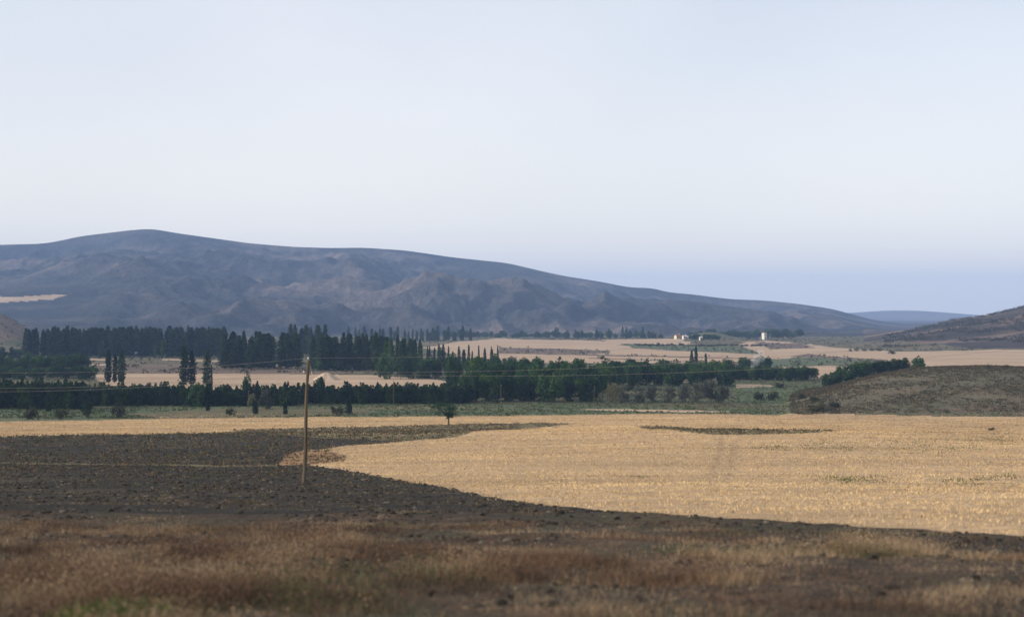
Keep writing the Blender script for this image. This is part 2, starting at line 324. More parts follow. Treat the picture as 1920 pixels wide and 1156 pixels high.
NAMES = list(G.keys())
def region(x, y):
    """which field a point of the ground belongs to; borders wander a little"""
    am = np.clip(y * 0.0035, 0.15, 4.0)
    xx = x + am * 2.5 * fbm(x / (am * 9), y / (am * 9), 3, 91); yy = y + am * 1.6 * fbm(x / (am * 9) + 40, y / (am * 9), 3, 97)
    u = x / np.maximum(y, 1)
    r = np.full(x.shape, NAMES.index('meadow'))
    r[y < 330] = NAMES.index('stubble_field')
    r[y < 52] = NAMES.index('verge')
    r[(y < 330) & (y >= 52) & (x < -0.45 * y)] = NAMES.index('ploughed_field')
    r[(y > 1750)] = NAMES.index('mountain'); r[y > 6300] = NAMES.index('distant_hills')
    hillm = (y > 326) & (y < 640) & (near_hill_rise(x, y, u)[0] > 0.75 + 0.8 * fbm(x / 9, y / 14, 3, 51)); r[hillm] = NAMES.index('hillside')
    rh = np.interp(u, *RH); r[(y > 1010 + 260 * (1 - sstep(2, 26, rh))) & (y < 2600) & (rh > 2.0)] = NAMES.index('hill')
    for name, P in FIELDS:
        lo = P.min(0) - 8; hi = P.max(0) + 8
        sel = np.where((x > lo[0]) & (x < hi[0]) & (y > lo[1]) & (y < hi[1]))[0]
        if len(sel) == 0: continue
        ok = sel[inside(P, xx[sel], yy[sel])]
        if name in ('stubble_field', 'green_field', 'straw_field', 'fallow_field'):
            ok = ok[~hillm[ok]] if name != 'straw_field' else ok
        r[ok] = NAMES.index(name)
    return r

# ------------------------------------------------------------------ mesh helpers
def mesh_np(name, v, faces, mats, midx=None, smooth=False):
    me = bpy.data.meshes.new(name); v = np.asarray(v, np.float32); f = np.asarray(faces, np.int32); k = f.shape[1]
    me.vertices.add(len(v)); me.vertices.foreach_set('co', v.ravel())
    me.loops.add(f.size); me.loops.foreach_set('vertex_index', f.ravel())
    me.polygons.add(len(f)); me.polygons.foreach_set('loop_start', np.arange(0, f.size, k, dtype=np.int32))
    if midx is not None: me.polygons.foreach_set('material_index', np.asarray(midx, np.int32))
    me.polygons.foreach_set('use_smooth', np.full(len(f), smooth))
    me.update(calc_edges=True)
    for m in (mats if isinstance(mats, (list, tuple)) else [mats]): me.materials.append(m)
    return me

def link(name, data, parent=None, kind=None):
    o = bpy.data.objects.new(name, data); C.objects.link(o)
    if parent: o.parent = parent
    if kind: o['kind'] = kind
    return o
def tag(o, label, cat, group=None):
    o['label'] = label; o['category'] = cat
    if group: o['group'] = group
    return o

# ------------------------------------------------------------------ the ground sheet, cut along the field borders
def build_ground():
    fine = np.linspace(-0.405, 0.405, 760)
    ang = np.concatenate([np.arctan(fine)])
    rest = np.linspace(math.atan(0.405), 2 * math.pi - math.atan(0.405), 90)[1:-1]
    ang = np.concatenate([ang, rest])           # clockwise from +Y
    def rows_for(y0, y1, n, pw=1.0): return y0 + (y1 - y0) * np.linspace(0, 1, n, endpoint=False) ** pw
    d = [np.exp(np.linspace(math.log(2.5), math.log(9), 14, endpoint=False)),
         1 / np.linspace(1 / 9, 1 / 30, 90, endpoint=False), 1 / np.linspace(1 / 30, 1 / 120, 300, endpoint=False),
         np.exp(np.linspace(math.log(120), math.log(420), 150, endpoint=False)), np.exp(np.linspace(math.log(420), math.log(1700), 190, endpoint=False)),
         np.linspace(1700, 4000, 190, endpoint=False), np.linspace(4000, 7000, 12, endpoint=False), np.linspace(7000, 8600, 22, endpoint=False), np.linspace(8600, 9300, 4)]
    d = np.concatenate(d); nr, nc = len(d), len(ang)
    # rows run along lines of equal forward distance in the view, along circles behind
    A = np.tile(ang, (nr, 1)); D = np.tile(d[:, None], (1, nc))
    fwd = np.cos(A); R = np.where(np.arange(nc)[None, :] < 760, D / np.maximum(fwd, 0.2), D)
    x = R * np.sin(A); y = R * np.cos(A); z = H(x.ravel(), y.ravel())
    v = np.stack([x.ravel(), y.ravel(), z], 1)
    i = np.arange(nr - 1)[:, None]; j = np.arange(nc)[None, :]; j2 = (j + 1) % nc
    f = np.stack([i * nc + j, i * nc + j2, (i + 1) * nc + j2, (i + 1) * nc + j], -1).reshape(-1, 4)[:, ::-1]
    cen = v[f].mean(1); reg = region(cen[:, 0], cen[:, 1])
    for k, name in enumerate(NAMES):
        ff = f[reg == k]
        if len(ff) == 0: continue
        used = np.unique(ff); remap = np.zeros(len(v), np.int32); remap[used] = np.arange(len(used))
        link(name, mesh_np(name, v[used], remap[ff], G[name], smooth=True), kind='structure')
    # small cap under the camera
    n = nc; cv = np.concatenate([v[:n], [[0, 0, 24.4]]]); cf = np.stack([np.arange(n), (np.arange(n) + 1) % n, np.full(n, n)], 1)
    link('embankment', mesh_np('embankment', cv, cf[:, ::-1], G['verge'], smooth=True), kind='structure')
build_ground()

# ------------------------------------------------------------------ haze
def box_mesh(name, lo, hi, mat):
    (a, b, c), (d, e, f) = lo, hi
    v = [(a, b, c), (d, b, c), (d, e, c), (a, e, c), (a, b, f), (d, b, f), (d, e, f), (a, e, f)]
    q = [(3, 2, 1, 0), (4, 5, 6, 7), (0, 1, 5, 4), (1, 2, 6, 5), (2, 3, 7, 6), (3, 0, 4, 7)]
    return mesh_np(name, v, q, mat)
hm = bpy.data.materials.new('haze_air'); hm.use_nodes = True; hn = hm.node_tree; hn.nodes.clear()
ho = hn.nodes.new('ShaderNodeOutputMaterial'); hv = hn.nodes.new('ShaderNodeVolumePrincipled')
hv.inputs['Color'].default_value = (0.34, 0.53, 0.93, 1); hv.inputs['Density'].default_value = 0.00013; hv.inputs['Anisotropy'].default_value = 0.0
hn.links.new(hv.outputs[0], ho.inputs['Volume'])
zmax = max(v for v in (MT[1].max(), 250)) + 45
link('haze', box_mesh('haze', (-10300, -10300, -8), (10300, 10300, zmax), hm), kind='stuff')

# ------------------------------------------------------------------ foliage
def unit(n):
    v = RNG.normal(size=(n, 3)); return v / np.linalg.norm(v, axis=1)[:, None]
def cards(pos, size, up=0.0):
    """leaf clumps: small creased quads facing all ways"""
    n = len(pos); a = unit(n); b = unit(n); a[:, 2] += up; a /= np.linalg.norm(a, axis=1)[:, None]
    b = np.cross(a, b); b /= np.maximum(np.linalg.norm(b, axis=1)[:, None], 1e-6); s = size[:, None]
    c = np.cross(a, b) * s * 0.25
    v = np.stack([pos - a * s * 0.5, pos + b * s * 0.38 + c, pos + a * s * 0.5, pos - b * s * 0.38 + c], 1).reshape(-1, 3)
    q = np.arange(n * 4).reshape(-1, 4); return v, q
def tube(p0, p1, r0, r1, n=6):
    p0 = np.array(p0, float); p1 = np.array(p1, float); d = p1 - p0; d /= np.linalg.norm(d)
    a = np.cross(d, [0.3, 0.9, 0.2]); a /= np.linalg.norm(a); b = np.cross(d, a)
    t = np.linspace(0, 2 * math.pi, n, endpoint=False); ring = np.cos(t)[:, None] * a + np.sin(t)[:, None] * b
    v = np.concatenate([p0 + ring * r0, p1 + ring * r1]); i = np.arange(n); j = (i + 1) % n
    return v, np.stack([i, j, j + n, i + n], 1)
def join(parts):
    vs, fs, o = [], [], 0
    for v, f in parts: vs.append(v); fs.append(f + o); o += len(v)
    return np.concatenate(vs), np.concatenate(fs)

def crown_points(kind, n):
    """points through a crown of height 1 and half-width about 0.5 (scaled later)"""
    out = []
    if kind == 'poplar':          # narrow spire, branches hugging the stem, broken outline
        while len(out) < n:
            t = RNG.random(); z = 0.05 + 0.95 * t
            r = 0.55 * (min(1, (t + 0.05) / 0.14) ** 0.6) * (1 - max(0, t - 0.5) / 0.5) ** 0.5
            a = RNG.random() * 2 * math.pi
            k = 0.72 + 0.34 * math.sin(3 * a + 9 * t + out.__len__() * 0.0) * math.cos(17 * t + a)
            q = r * k * RNG.random() ** 0.42
            out.append((q * math.cos(a), q * math.sin(a), z))
    elif kind == 'sapling':       # upright bushy young tree, several leaders
        tops = [(RNG.normal(0, 0.22), RNG.normal(0, 0.22), 0.72 + 0.28 * RNG.random()) for _ in range(5)]
        tops[0] = (0, 0, 1.0)
        while len(out) < n:
            tx, ty, th = tops[RNG.integers(5)]; t = RNG.random()
            r = 0.38 * (1 - t ** 2.6) * RNG.random() ** 0.5 + 0.02; a = RNG.random() * 2 * math.pi
            out.append((tx * (0.4 + 0.6 * t) + r * math.cos(a), ty * (0.4 + 0.6 * t) + r * math.sin(a), 0.05 + t * th * 0.95))
    elif kind == 'broad':         # rounded crown of many lobes
        lobes = []
        for _ in range(16):
            a = RNG.random() * 2 * math.pi; t = RNG.random(); r = 0.34 * math.sin(math.pi * (0.18 + 0.7 * t)) * (0.5 + 0.6 * RNG.random())
            lobes.append((r * math.cos(a), r * math.sin(a), 0.14 + 0.70 * t, 0.14 + 0.11 * RNG.random()))
        while len(out) < n:
            lx, ly, lz, lr = lobes[RNG.integers(16)]; p = unit(1)[0] * lr * RNG.random() ** 0.35
            out.append((lx + p[0], ly + p[1], max(0.04, lz + p[2])))
    elif kind == 'shrub':         # low dome reaching the ground
        lobes = []
        for _ in range(14):
            a = RNG.random() * 2 * math.pi; r = 0.36 * RNG.random() ** 0.5
            lobes.append((r * math.cos(a), r * math.sin(a), (0.18 + 0.55 * RNG.random()) * (1 - r), 0.13 + 0.12 * RNG.random()))
        while len(out) < n:
            lx, ly, lz, lr = lobes[RNG.integers(14)]; p = unit(1)[0] * lr * RNG.random() ** 0.4
            out.append((lx + p[0], ly + p[1], max(0.03, lz + p[2] * 1.2)))
    elif kind == 'vase':          # short bole, crown widening upward
        lobes = []
        for _ in range(22):
            t = RNG.random(); a = RNG.random() * 2 * math.pi; r = (0.08 + 0.36 * t ** 0.8) * RNG.random() ** 0.5
            lobes.append((r * math.cos(a), r * math.sin(a), 0.36 + 0.54 * t * (1 - 0.35 * r), 0.06 + 0.08 * RNG.random()))
        while len(out) < n:
            lx, ly, lz, lr = lobes[RNG.integers(22)]; p = unit(1)[0] * lr * RNG.random() ** 0.4
            out.append((lx + p[0], ly + p[1], max(0.24, lz + p[2])))
    return np.array(out)

BARK = plain('bark', (0.11, 0.085, 0.06), 0.35, 4.0, (1, 1, 0.3))
LEAF = {'poplar': leaf_mat('poplar_leaves', (0.0073, 0.0202, 0.0135), (0.0278, 0.0657, 0.0266)),
        'poplar_light': leaf_mat('poplar_leaves_green', (0.0138, 0.0337, 0.0157), (0.046, 0.105, 0.034)),
        'sapling': leaf_mat('sapling_leaves', (0.0060, 0.0191, 0.0112), (0.0267, 0.0674, 0.0253)),
        'broad': leaf_mat('broadleaf', (0.0086, 0.0247, 0.0124), (0.045, 0.110, 0.034)),
        'willow': leaf_mat('grey_willow_leaves', (0.065, 0.075, 0.056), (0.15, 0.155, 0.11)),
        'scrub': leaf_mat('scrub_leaves', (0.0234, 0.0312, 0.0203), (0.0468, 0.0515, 0.0296)),
        'brown': leaf_mat('dry_brown_leaves', (0.0468, 0.0406, 0.0296), (0.0858, 0.0663, 0.0429))}

PROTO = {}
def proto(kind, leaf, h, w, n, size, variants):
    L = []
    for k in range(variants):
        src = {'poplar_light': 'poplar', 'willow': 'broad'}.get(kind, kind)
        p = crown_points(src, n); p = p * [w, w, h]
        sz = size * (0.6 + 0.8 * RNG.random(n))
        v, f = cards(p, sz, 0.8 if src in ('poplar', 'sapling') else 0.0)
        cm = mesh_np(kind + '_crown', v, f, LEAF[leaf])
        tr = []
        if src == 'poplar':
            tr.append(tube((0, 0, -0.4), (0.05, 0, h * 0.5), h * 0.014, h * 0.008)); tr.append(tube((0.05, 0, h * 0.5), (0, 0, h * 0.93), h * 0.008, h * 0.002, 5))
            for q in range(7):
                a = RNG.random() * 6.28; z0 = h * (0.12 + 0.09 * q); tr.append(tube((0, 0, z0), (w * 0.3 * math.cos(a), w * 0.3 * math.sin(a), z0 + h * 0.16), h * 0.004, h * 0.001, 4))
        elif src == 'vase':
            tr.append(tube((0, 0, -0.3), (0.03, 0, h * 0.3), h * 0.024, h * 0.019))
            for q in range(6):
                a = q * 1.05 + RNG.random(); tr.append(tube((0.03, 0, h * 0.27), (w * 0.3 * math.cos(a), w * 0.3 * math.sin(a), h * (0.6 + 0.2 * RNG.random())), h * 0.012, h * 0.003, 5))
        elif src == 'shrub':
            for q in range(6):
                a = q * 1.05 + RNG.random(); tr.append(tube((0, 0, -0.2), (w * 0.25 * math.cos(a), w * 0.25 * math.sin(a), h * 0.6), h * 0.018, h * 0.005, 4))
        else:
            tr.append(tube((0, 0, -0.4), (0.05, 0, h * 0.4), h * 0.022, h * 0.013))
            for q in range(7):
                a = q * 0.9 + RNG.random(); tr.append(tube((0.03, 0, h * (0.16 + 0.03 * q)), (w * 0.3 * math.cos(a), w * 0.3 * math.sin(a), h * (0.5 + 0.05 * q)), h * 0.009, h * 0.002, 4))
        tv, tf = join(tr); tm = mesh_np(kind + '_trunk', tv, tf, BARK, smooth=True)
        # one-piece version for trees too small to show parts
        av, af = join([(v, f), (tv, tf)]); mi = np.concatenate([np.zeros(len(f)), np.ones(len(tf))])
        L.append((cm, tm, mesh_np(kind + '_tree', av, af, [LEAF[leaf], BARK], mi)))
    PROTO[kind] = (L, h, w)
proto('poplar', 'poplar', 17.0, 3.4, 760, 0.85, 6)
proto('poplar_light', 'poplar_light', 17.0, 3.4, 760, 0.85, 3)
proto('sapling', 'sapling', 6.0, 3.4, 760, 0.50, 6)
proto('broad', 'broad', 8.0, 7.0, 1300, 0.66, 6)
proto('willow', 'willow', 6.0, 6.5, 900, 0.45, 4)
proto('shrub', 'scrub', 2.5, 3.6, 420, 0.30, 4)
proto('vase', 'broad', 4.6, 4.6, 900, 0.22, 1)
NAME = {'poplar': 'poplar_tree', 'poplar_light': 'poplar_tree', 'sapling': 'young_tree', 'broad': 'broadleaf_tree', 'willow': 'willow_tree', 'shrub': 'shrub', 'vase': 'field_tree'}

def plant(kind, x, y, h, w, label, cat, group=None, whole=False, variant=None, z=None):
    L, h0, w0 = PROTO[kind]; cm, tm, am = L[random.randrange(len(L)) if variant is None else variant]
    z = hz(x, y) if z is None else z
    if whole: root = bpy.data.objects.new(NAME[kind], am)
    else: root = bpy.data.objects.new(NAME[kind], None); root.empty_display_size = 0.3
    C.objects.link(root)
    root.location = (x, y, z - 0.05); root.rotation_euler = (random.gauss(0, 0.015), random.gauss(0, 0.015), random.random() * 6.28)
    root.scale = (w / w0, w / w0, h / h0)
    tag(root, label, cat, group)
    if not whole:
        link('stems' if kind == 'shrub' else 'trunk', tm, root); link('foliage' if kind == 'shrub' else 'crown', cm, root)
    return root

ONES = 'first second third fourth fifth sixth seventh eighth ninth tenth eleventh twelfth thirteenth fourteenth fifteenth sixteenth seventeenth eighteenth nineteenth'.split()
TENS = {2: 'twent', 3: 'thirt', 4: 'fort', 5: 'fift', 6: 'sixt', 7: 'sevent', 8: 'eight', 9: 'ninet'}
def ordinal(i):
    if i < 20: return ONES[i - 1]
    t, o = divmod(i, 10); return TENS[t] + ('ieth' if o == 0 else 'y-' + ONES[o - 1])

def stand(kind, items, label, cat, group, whole=False):
    """items: (column, distance, height, width); {n} in the label is the place counted from the left"""
    items = sorted(items)
    for i, (px, y, h, w) in enumerate(items):
        n = ordinal(i + 1) if i else 'leftmost'
        n = 'leftmost' if i == 0 else n
        plant(kind, col_at(px, y), y, h, w, label.format(n='leftmost' if i == 0 else n + ' from left'), cat, group, whole)

def row(a, b, n, y, dy, h, dh, w, dw, jit=0.5):
    st = (b - a) / n
    return [(a + (i + 0.5) * st + random.uniform(-jit, jit) * st, y + random.uniform(-dy, dy), h * (1 + random.uniform(-dh, dh)), w * (1 + random.uniform(-dw, dw))) for i in range(n)]

# --- tall poplar groves
stand('poplar', row(46, 70, 5, 850, 6, 17.5, .05, 5.2, .15), 'dark poplar in the dense left-end clump of the grove, {n}', 'poplar', 'poplars of the left-end clump')
stand('poplar', row(78, 410, 40, 858, 8, 16.0, .14, 5.4, .38), 'tall dark poplar in the front row of the left grove, {n}', 'poplar', 'poplars in the front row of the left grove')
stand('poplar', row(80, 412, 38, 892, 8, 16.6, .08, 5.0, .38), 'dark poplar in the middle row of the left grove, {n}', 'poplar', 'poplars in the middle row of the left grove')
stand('poplar', row(80, 420, 34, 930, 10, 17.3, .06, 5.2, .38), 'dark poplar top in the back row of the left grove, {n}', 'poplar', 'poplars in the back row of the left grove')
stand('poplar', row(412, 562, 13, 672, 8, 15.6, .14, 4.8, .38, .7), 'tall poplar in the front row left of the wooden pole, {n}', 'poplar', 'front poplars left of the pole')
stand('poplar', row(415, 555, 12, 715, 10, 16.2, .1, 5.4, .38), 'tall poplar in the second row left of the wooden pole, {n}', 'poplar', 'second row of poplars left of the pole')
stand('poplar', row(545, 612, 9, 905, 10, 19.0, .10, 5.0, .38), 'bluish far poplar rising behind the wooden pole, {n}', 'poplar', 'far poplars behind the pole')
stand('poplar', row(580, 715, 13, 645, 8, 14.4, .14, 4.8, .38, .7), 'poplar in the front row behind the pale heap, {n}', 'poplar', 'front poplars behind the heap')
stand('poplar', row(585, 735, 14, 700, 12, 15.2, .1, 5.2, .38), 'poplar in the second row behind the pale heap, {n}', 'poplar', 'second row of poplars behind the heap')
stand('poplar_light', row(716, 795, 9, 600, 8, 15.2, .1, 3.0, .2), 'greener tall poplar at the right end of the poplar line, {n}', 'poplar', 'greener poplars at the right end')
stand('poplar', row(720, 790, 7, 650, 8, 15.2, .1, 3.0, .38), 'dark poplar behind the greener right-end poplars, {n}', 'poplar', 'dark poplars behind the greener ones')
stand('poplar', row(798, 935, 19, 690, 14, 8.8, .2, 1.9, .38, .8), 'short slim poplar in front of the far straw field, {n}', 'poplar', 'short poplars before the far straw field')
stand('poplar', row(640, 880, 34, 1420, 30, 12.0, .3, 3.6, .38, .9), 'tiny distant poplar beyond the grove below the mountain, {n}', 'poplar', 'tiny distant poplars', True)
for px, y, h, w, lab in [(203, 521, 12.0, 2.8, 'slim left poplar of the left trio above the hedge'), (215, 524, 10.6, 2.2, 'thin middle poplar of the left trio above the hedge'),
                         (228, 518, 12.4, 3.4, 'fullest right-hand poplar of the left trio above the hedge'),
                         (345, 500, 13.6, 3.6, 'tall thick poplar, left one of the pair above the hedge'), (360, 503, 12.2, 3.6, 'thick poplar, right one of the pair above the hedge'),
                         (387, 500, 12.5, 3.4, 'single poplar just right of the thick pair above the hedge'), (397, 498, 7.4, 0.9, 'thin stunted poplar beside the single one above the hedge')]:
    plant('poplar', col_at(px, y), y, h, w, lab, 'poplar')
for px, y, h, w, lab in [(187, 835, 11.5, 2.6, 'paler green poplar in front of the dark left grove, left one'), (291, 835, 8.6, 1.8, 'paler green poplar in front of the dark left grove, middle one'),
                         (304, 835, 10.6, 2.2, 'paler green poplar in front of the dark left grove, right one')]:
    plant('poplar_light', col_at(px, y), y, h, w, lab, 'poplar')
for px, y, h, w, lab in [(1297, 700, 8.2, 2.3, 'small dark poplar, left one of the pair before the straw terraces'), (1305, 700, 10.0, 2.2, 'small dark poplar, taller right one of the pair before the terraces'),
                         (1324, 690, 7.0, 1.7, 'small lone poplar right of the pair before the terraces')]:
    plant('poplar', col_at(px, y), y, h, w, lab, 'poplar')

# --- the dark hedge of young trees across the middle
stand('sapling', row(-60, 160, 22, 372, 4, 6.5, .12, 3.8, .2), 'dark young tree in the thick left end of the hedge, {n}', 'tree', 'front trees of the hedge left end')
stand('sapling', row(-60, 160, 18, 388, 4, 6.9, .1, 3.8, .2), 'dark young tree at the back of the hedge left end, {n}', 'tree', 'back trees of the hedge left end')
stand('sapling', row(160, 560, 44, 386, 4, 5.2, .14, 3.4, .2), 'dark young tree in the hedge front left of the pole, {n}', 'tree', 'hedge front left of the pole')
stand('sapling', row(160, 560, 36, 398, 4, 5.5, .16, 3.4, .2), 'dark young tree in the hedge back left of the pole, {n}', 'tree', 'hedge back left of the pole')
stand('sapling', row(565, 875, 36, 396, 4, 4.8, .14, 3.2, .2), 'dark young tree in the hedge front right of the pole, {n}', 'tree', 'hedge front right of the pole')
stand('sapling', row(565, 875, 30, 408, 4, 5.0, .16, 3.2, .2), 'dark young tree in the hedge back right of the pole, {n}', 'tree', 'hedge back right of the pole')
for px, y, h, w, lab in [(370, 380, 7.0, 5.2, 'rounded taller tree in the hedge below the thick poplars'), (464, 394, 8.0, 4.4, 'rounded tree bulging above the hedge left of the pole'),
                         (598, 402, 7.8, 4.0, 'rounded tree bulging above the hedge right of the pole')]:
    plant('broad', col_at(px, y), y, h, w, lab, 'tree')
# --- thicket at the far left, under the grove
stand('broad', row(-60, 155, 14, 640, 8, 7.0, .2, 7.5, .2), 'dark bushy tree in the thicket at the left edge, {n}', 'tree', 'front of the left thicket')
stand('broad', row(-60, 175, 15, 560, 10, 4.6, .25, 7.0, .25), 'low dark tree between the left thicket and the hedge, {n}', 'tree', 'low trees between thicket and hedge')
stand('broad', row(-60, 40, 7, 830, 8, 7.0, .2, 7.5, .2), 'dark tree behind the left thicket at the picture edge, {n}', 'tree', 'trees behind the left thicket')
stand('broad', row(90, 160, 5, 700, 8, 6.5, .2, 7.0, .2), 'low dark tree between the left thicket and the grove, {n}', 'tree', 'trees between thicket and grove')
stand('broad', row(415, 560, 9, 690, 6, 5.0, .25, 5.0, .2), 'low dark undergrowth tree at the poplars left of the pole, {n}', 'tree', 'undergrowth left of the pole')
stand('broad', row(585, 720, 9, 640, 6, 4.8, .25, 5.0, .2), 'low dark undergrowth tree at the poplars behind the heap, {n}', 'tree', 'undergrowth behind the heap')
# --- broadleaf wood, centre
stand('broad', row(870, 1125, 15, 408, 4, 8.0, .1, 6.0, .15), 'dark broadleaf tree in the front edge of the central wood, {n}', 'tree', 'front edge of the central wood')
stand('broad', row(868, 1140, 14, 432, 6, 10.4, .1, 6.5, .15), 'green broadleaf tree in the second rank of the central wood, {n}', 'tree', 'second rank of the central wood')
stand('broad', row(830, 1190, 17, 475, 8, 10.8, .12, 7.0, .15), 'green broadleaf tree in the third rank of the central wood, {n}', 'tree', 'third rank of the central wood')
stand('broad', row(720, 1020, 16, 560, 10, 9.0, .15, 7.0, .15), 'broadleaf tree at the back left of the central wood, {n}', 'tree', 'back left of the central wood')
stand('broad', row(1140, 1375, 13, 505, 7, 8.4, .15, 7.0, .15), 'dark broadleaf tree in the wood behind the grey willows, {n}', 'tree', 'wood behind the willows')
stand('broad', row(1150, 1370, 12, 570, 12, 7.4, .2, 7.0, .2), 'dim broadleaf tree at the back of the willow wood, {n}', 'tree', 'back of the willow wood')
stand('willow', [(1148, 398, 6.0, 5.6), (1172, 404, 5.6, 5.6), (1197, 400, 5.4, 5.4), (1222, 406, 4.8, 5.0), (1254, 402, 4.9, 5.6), (1284, 404, 5.4, 5.6), (1308, 398, 6.2, 6.4), (1332, 402, 6.8, 6.6), (1356, 400, 5.2, 5.0)],
      'grey-green willow at the wood edge by the brown field, {n}', 'willow', 'grey willows at the field edge')
# --- trees on the right
stand('broad', row(1378, 1522, 15, 545, 8, 5.4, .18, 5.4, .2), 'dark tree in the belt left of the near hill, {n}', 'tree', 'belt left of the near hill')
stand('broad', row(1385, 1440, 6, 690, 8, 5.2, .2, 5.0, .2), 'dark tree in the copse under the smoke, {n}', 'tree', 'copse under the smoke')
stand('broad', [(1552, 462, 4.6, 5), (1564, 466, 5.2, 6), (1578, 474, 5.8, 6), (1592, 480, 6.4, 6.5), (1608, 484, 6.8, 6.5), (1626, 486, 6.4, 6.5), (1644, 488, 6.2, 6.0)],
      'dark rounded tree rising behind the near hill flank, {n}', 'tree', 'dark trees behind the hill flank')
stand('poplar_light', [(1654, 490, 5.6, 4.4), (1664, 488, 5.0, 4.4), (1675, 492, 5.6, 4.4), (1686, 490, 5.0, 4.6), (1697, 492, 5.2, 4.4)], 'lighter green young poplar behind the near hill crest, {n}', 'poplar', 'light green poplars behind the hill')
plant('broad', col_at(1720, 500), 500, 6.2, 5.6, 'rounded green tree at the right end behind the near hill', 'tree')
for px, py, h, w, lab in [(1425, 750, 3.4, 4.4, 'dark round bush in the green field, left of a pair'), (1451, 750, 3.4, 4.2, 'dark round bush in the green field, right of a pair'),
                          (1464, 727, 2.7, 4.4, 'dark bush behind the pair in the green field'), (1503, 748, 2.2, 2.6, 'small dim bush at the foot of the near hill'),
                          (1527, 753, 2.2, 2.8, 'round dark bush on the near hill tip, upper one'), (1533, 770, 2.4, 6.2, 'wide low bush at the near hill foot beside the stubble'),
                          (1564, 764, 2.4, 3.6, 'dark bush right of the wide one on the near hill'), (1853, 691, 2.0, 1.4, 'tiny upright bush on the near hill crest, left one'),
                          (1888, 691, 2.0, 1.3, 'tiny upright bush on the near hill crest, right one'), (1860, 806, 0.7, 1.6, 'tiny dark weed clump in the right of the stubble')]:
    x, y = ground(px, py); plant('shrub', x, y, h, w, lab, 'bush')
stand('shrub', [(1594, 1000, 2.8, 3.2), (1606, 1005, 3.0, 5.0), (1620, 1000, 3.0, 5.5), (1634, 1000, 2.8, 5.0), (1648, 1000, 2.2, 5.0), (1671, 930, 3.4, 5.5)], 'dim bush on the straw field below the right-hand hill, {n}', 'bush', 'bushes on the right straw field', True)
# --- bushes along the green strip in front of the hedge
for px, py, h, w, lab, k in [(62, 786, 3.8, 4.0, 'large dark bush before the hedge near the left edge', 'shrub'), (117, 785, 3.2, 3.8, 'dark bush before the hedge, second from the left edge', 'shrub'),
                             (165, 783, 3.0, 2.2, 'narrow dark bush before the hedge, third from left', 'shrub'), (220, 783, 4.2, 4.4, 'dark pointed bush before the hedge, fourth from left', 'shrub'),
                             (431, 780, 2.8, 3.0, 'small round bush before the hedge between pole and thick poplars', 'shrub'), (92, 772, 5.0, 1.8, 'slim pale sapling before the thick hedge end', 'sapling'),
                             (163, 772, 4.6, 2.6, 'leafy pale sapling before the hedge, above the narrow bush', 'sapling'), (390, 770, 2.8, 1.2, 'tiny slim sapling before the hedge left of the pole', 'sapling'),
                             (480, 776, 3.6, 1.5, 'slim sapling at the green strip, left of the pole', 'sapling'), (535, 776, 3.2, 1.3, 'slim dark sapling at the green strip nearest the pole', 'sapling'),
                             (500, 767, 5.4, 4.2, 'pale olive round tree before the hedge left of the pole', 'willow'), (475, 768, 4.4, 3.2, 'small dry olive tree beside the pale olive one', 'willow'),
                             (632, 777, 3.2, 4.6, 'grey-green round bush just right of the pole', 'shrub'), (655, 775, 3.8, 1.9, 'upright green sapling beside the grey-green bush', 'sapling')]:
    x, y = ground(px, py); plant(k, x, y, h, w, lab, 'bush' if k == 'shrub' else 'tree')
x, y = ground(841, 797)
plant('vase', x, y, 5.3, 8.8, 'lone small tree with spreading crown standing in the stubble strip', 'tree')

# --- far belts, one piece each
stand('broad', row(830, 1240, 46, 1640, 35, 6.6, .4, 9.0, .3), 'tiny blue-green tree in the far belt above the straw, {n}', 'tree', 'far tree belt above the straw fields', True)
stand('broad', row(1290, 1500, 26, 1640, 30, 9.0, .3, 10.0, .3), 'tiny blue-green tree in the far belt round the white tower, {n}', 'tree', 'far tree belt round the tower', True)
stand('poplar', row(1030, 1230, 16, 1610, 30, 11.0, .3, 3.6, .3, .9), 'tiny far poplar standing in the belt below the mountain, {n}', 'poplar', 'far poplars below the mountain', True)
stand('broad', row(1292, 1350, 9, 1330, 14, 5.0, .25, 7.0, .2), 'tiny dark tree beside the far white farm buildings, {n}', 'tree', 'trees beside the farm', True)
stand('shrub', row(1190, 1440, 34, 1150, 20, 2.6, .3, 5.0, .3), 'tiny dark bush in the orchard strip below the farm, {n}', 'bush', 'orchard bushes below the farm', True)
stand('shrub', [(945, 760, 3.2, 3.4), (957, 765, 4.2, 4.0), (965, 758, 4.0, 4.0), (1003, 740, 3.4, 3.4), (1034, 730, 3.0, 3.0), (1130, 820, 3.4, 4.0)], 'small bush standing on the far straw field edge, {n}', 'bush', 'bushes on the far straw field', True)

straw_a = plain('straw_pale', (0.64, 0.475, 0.26), 0.30, 0.11, (0.35, 1.5, 1)); straw_b = plain('straw_gold', (0.52, 0.375, 0.195), 0.36, 0.07, (0.4, 1.3, 1)); straw_c = plain('straw_grey', (0.23, 0.165, 0.095), 0.3, 0.2)
rust = plain('weed_rust', (0.135, 0.082, 0.055), 0.35, 1.2); tan = plain('weed_tan', (0.20, 0.138, 0.085), 0.3, 1.2); buff = plain('weed_buff', (0.29, 0.215, 0.14), 0.25, 1.2)
umber = plain('weed_umber', (0.08, 0.056, 0.04), 0.35, 1.2); olive = plain('weed_olive', (0.085, 0.086, 0.045), 0.3, 1.2); lime = plain('weed_green', (0.085, 0.135, 0.03), 0.25, 1.5)

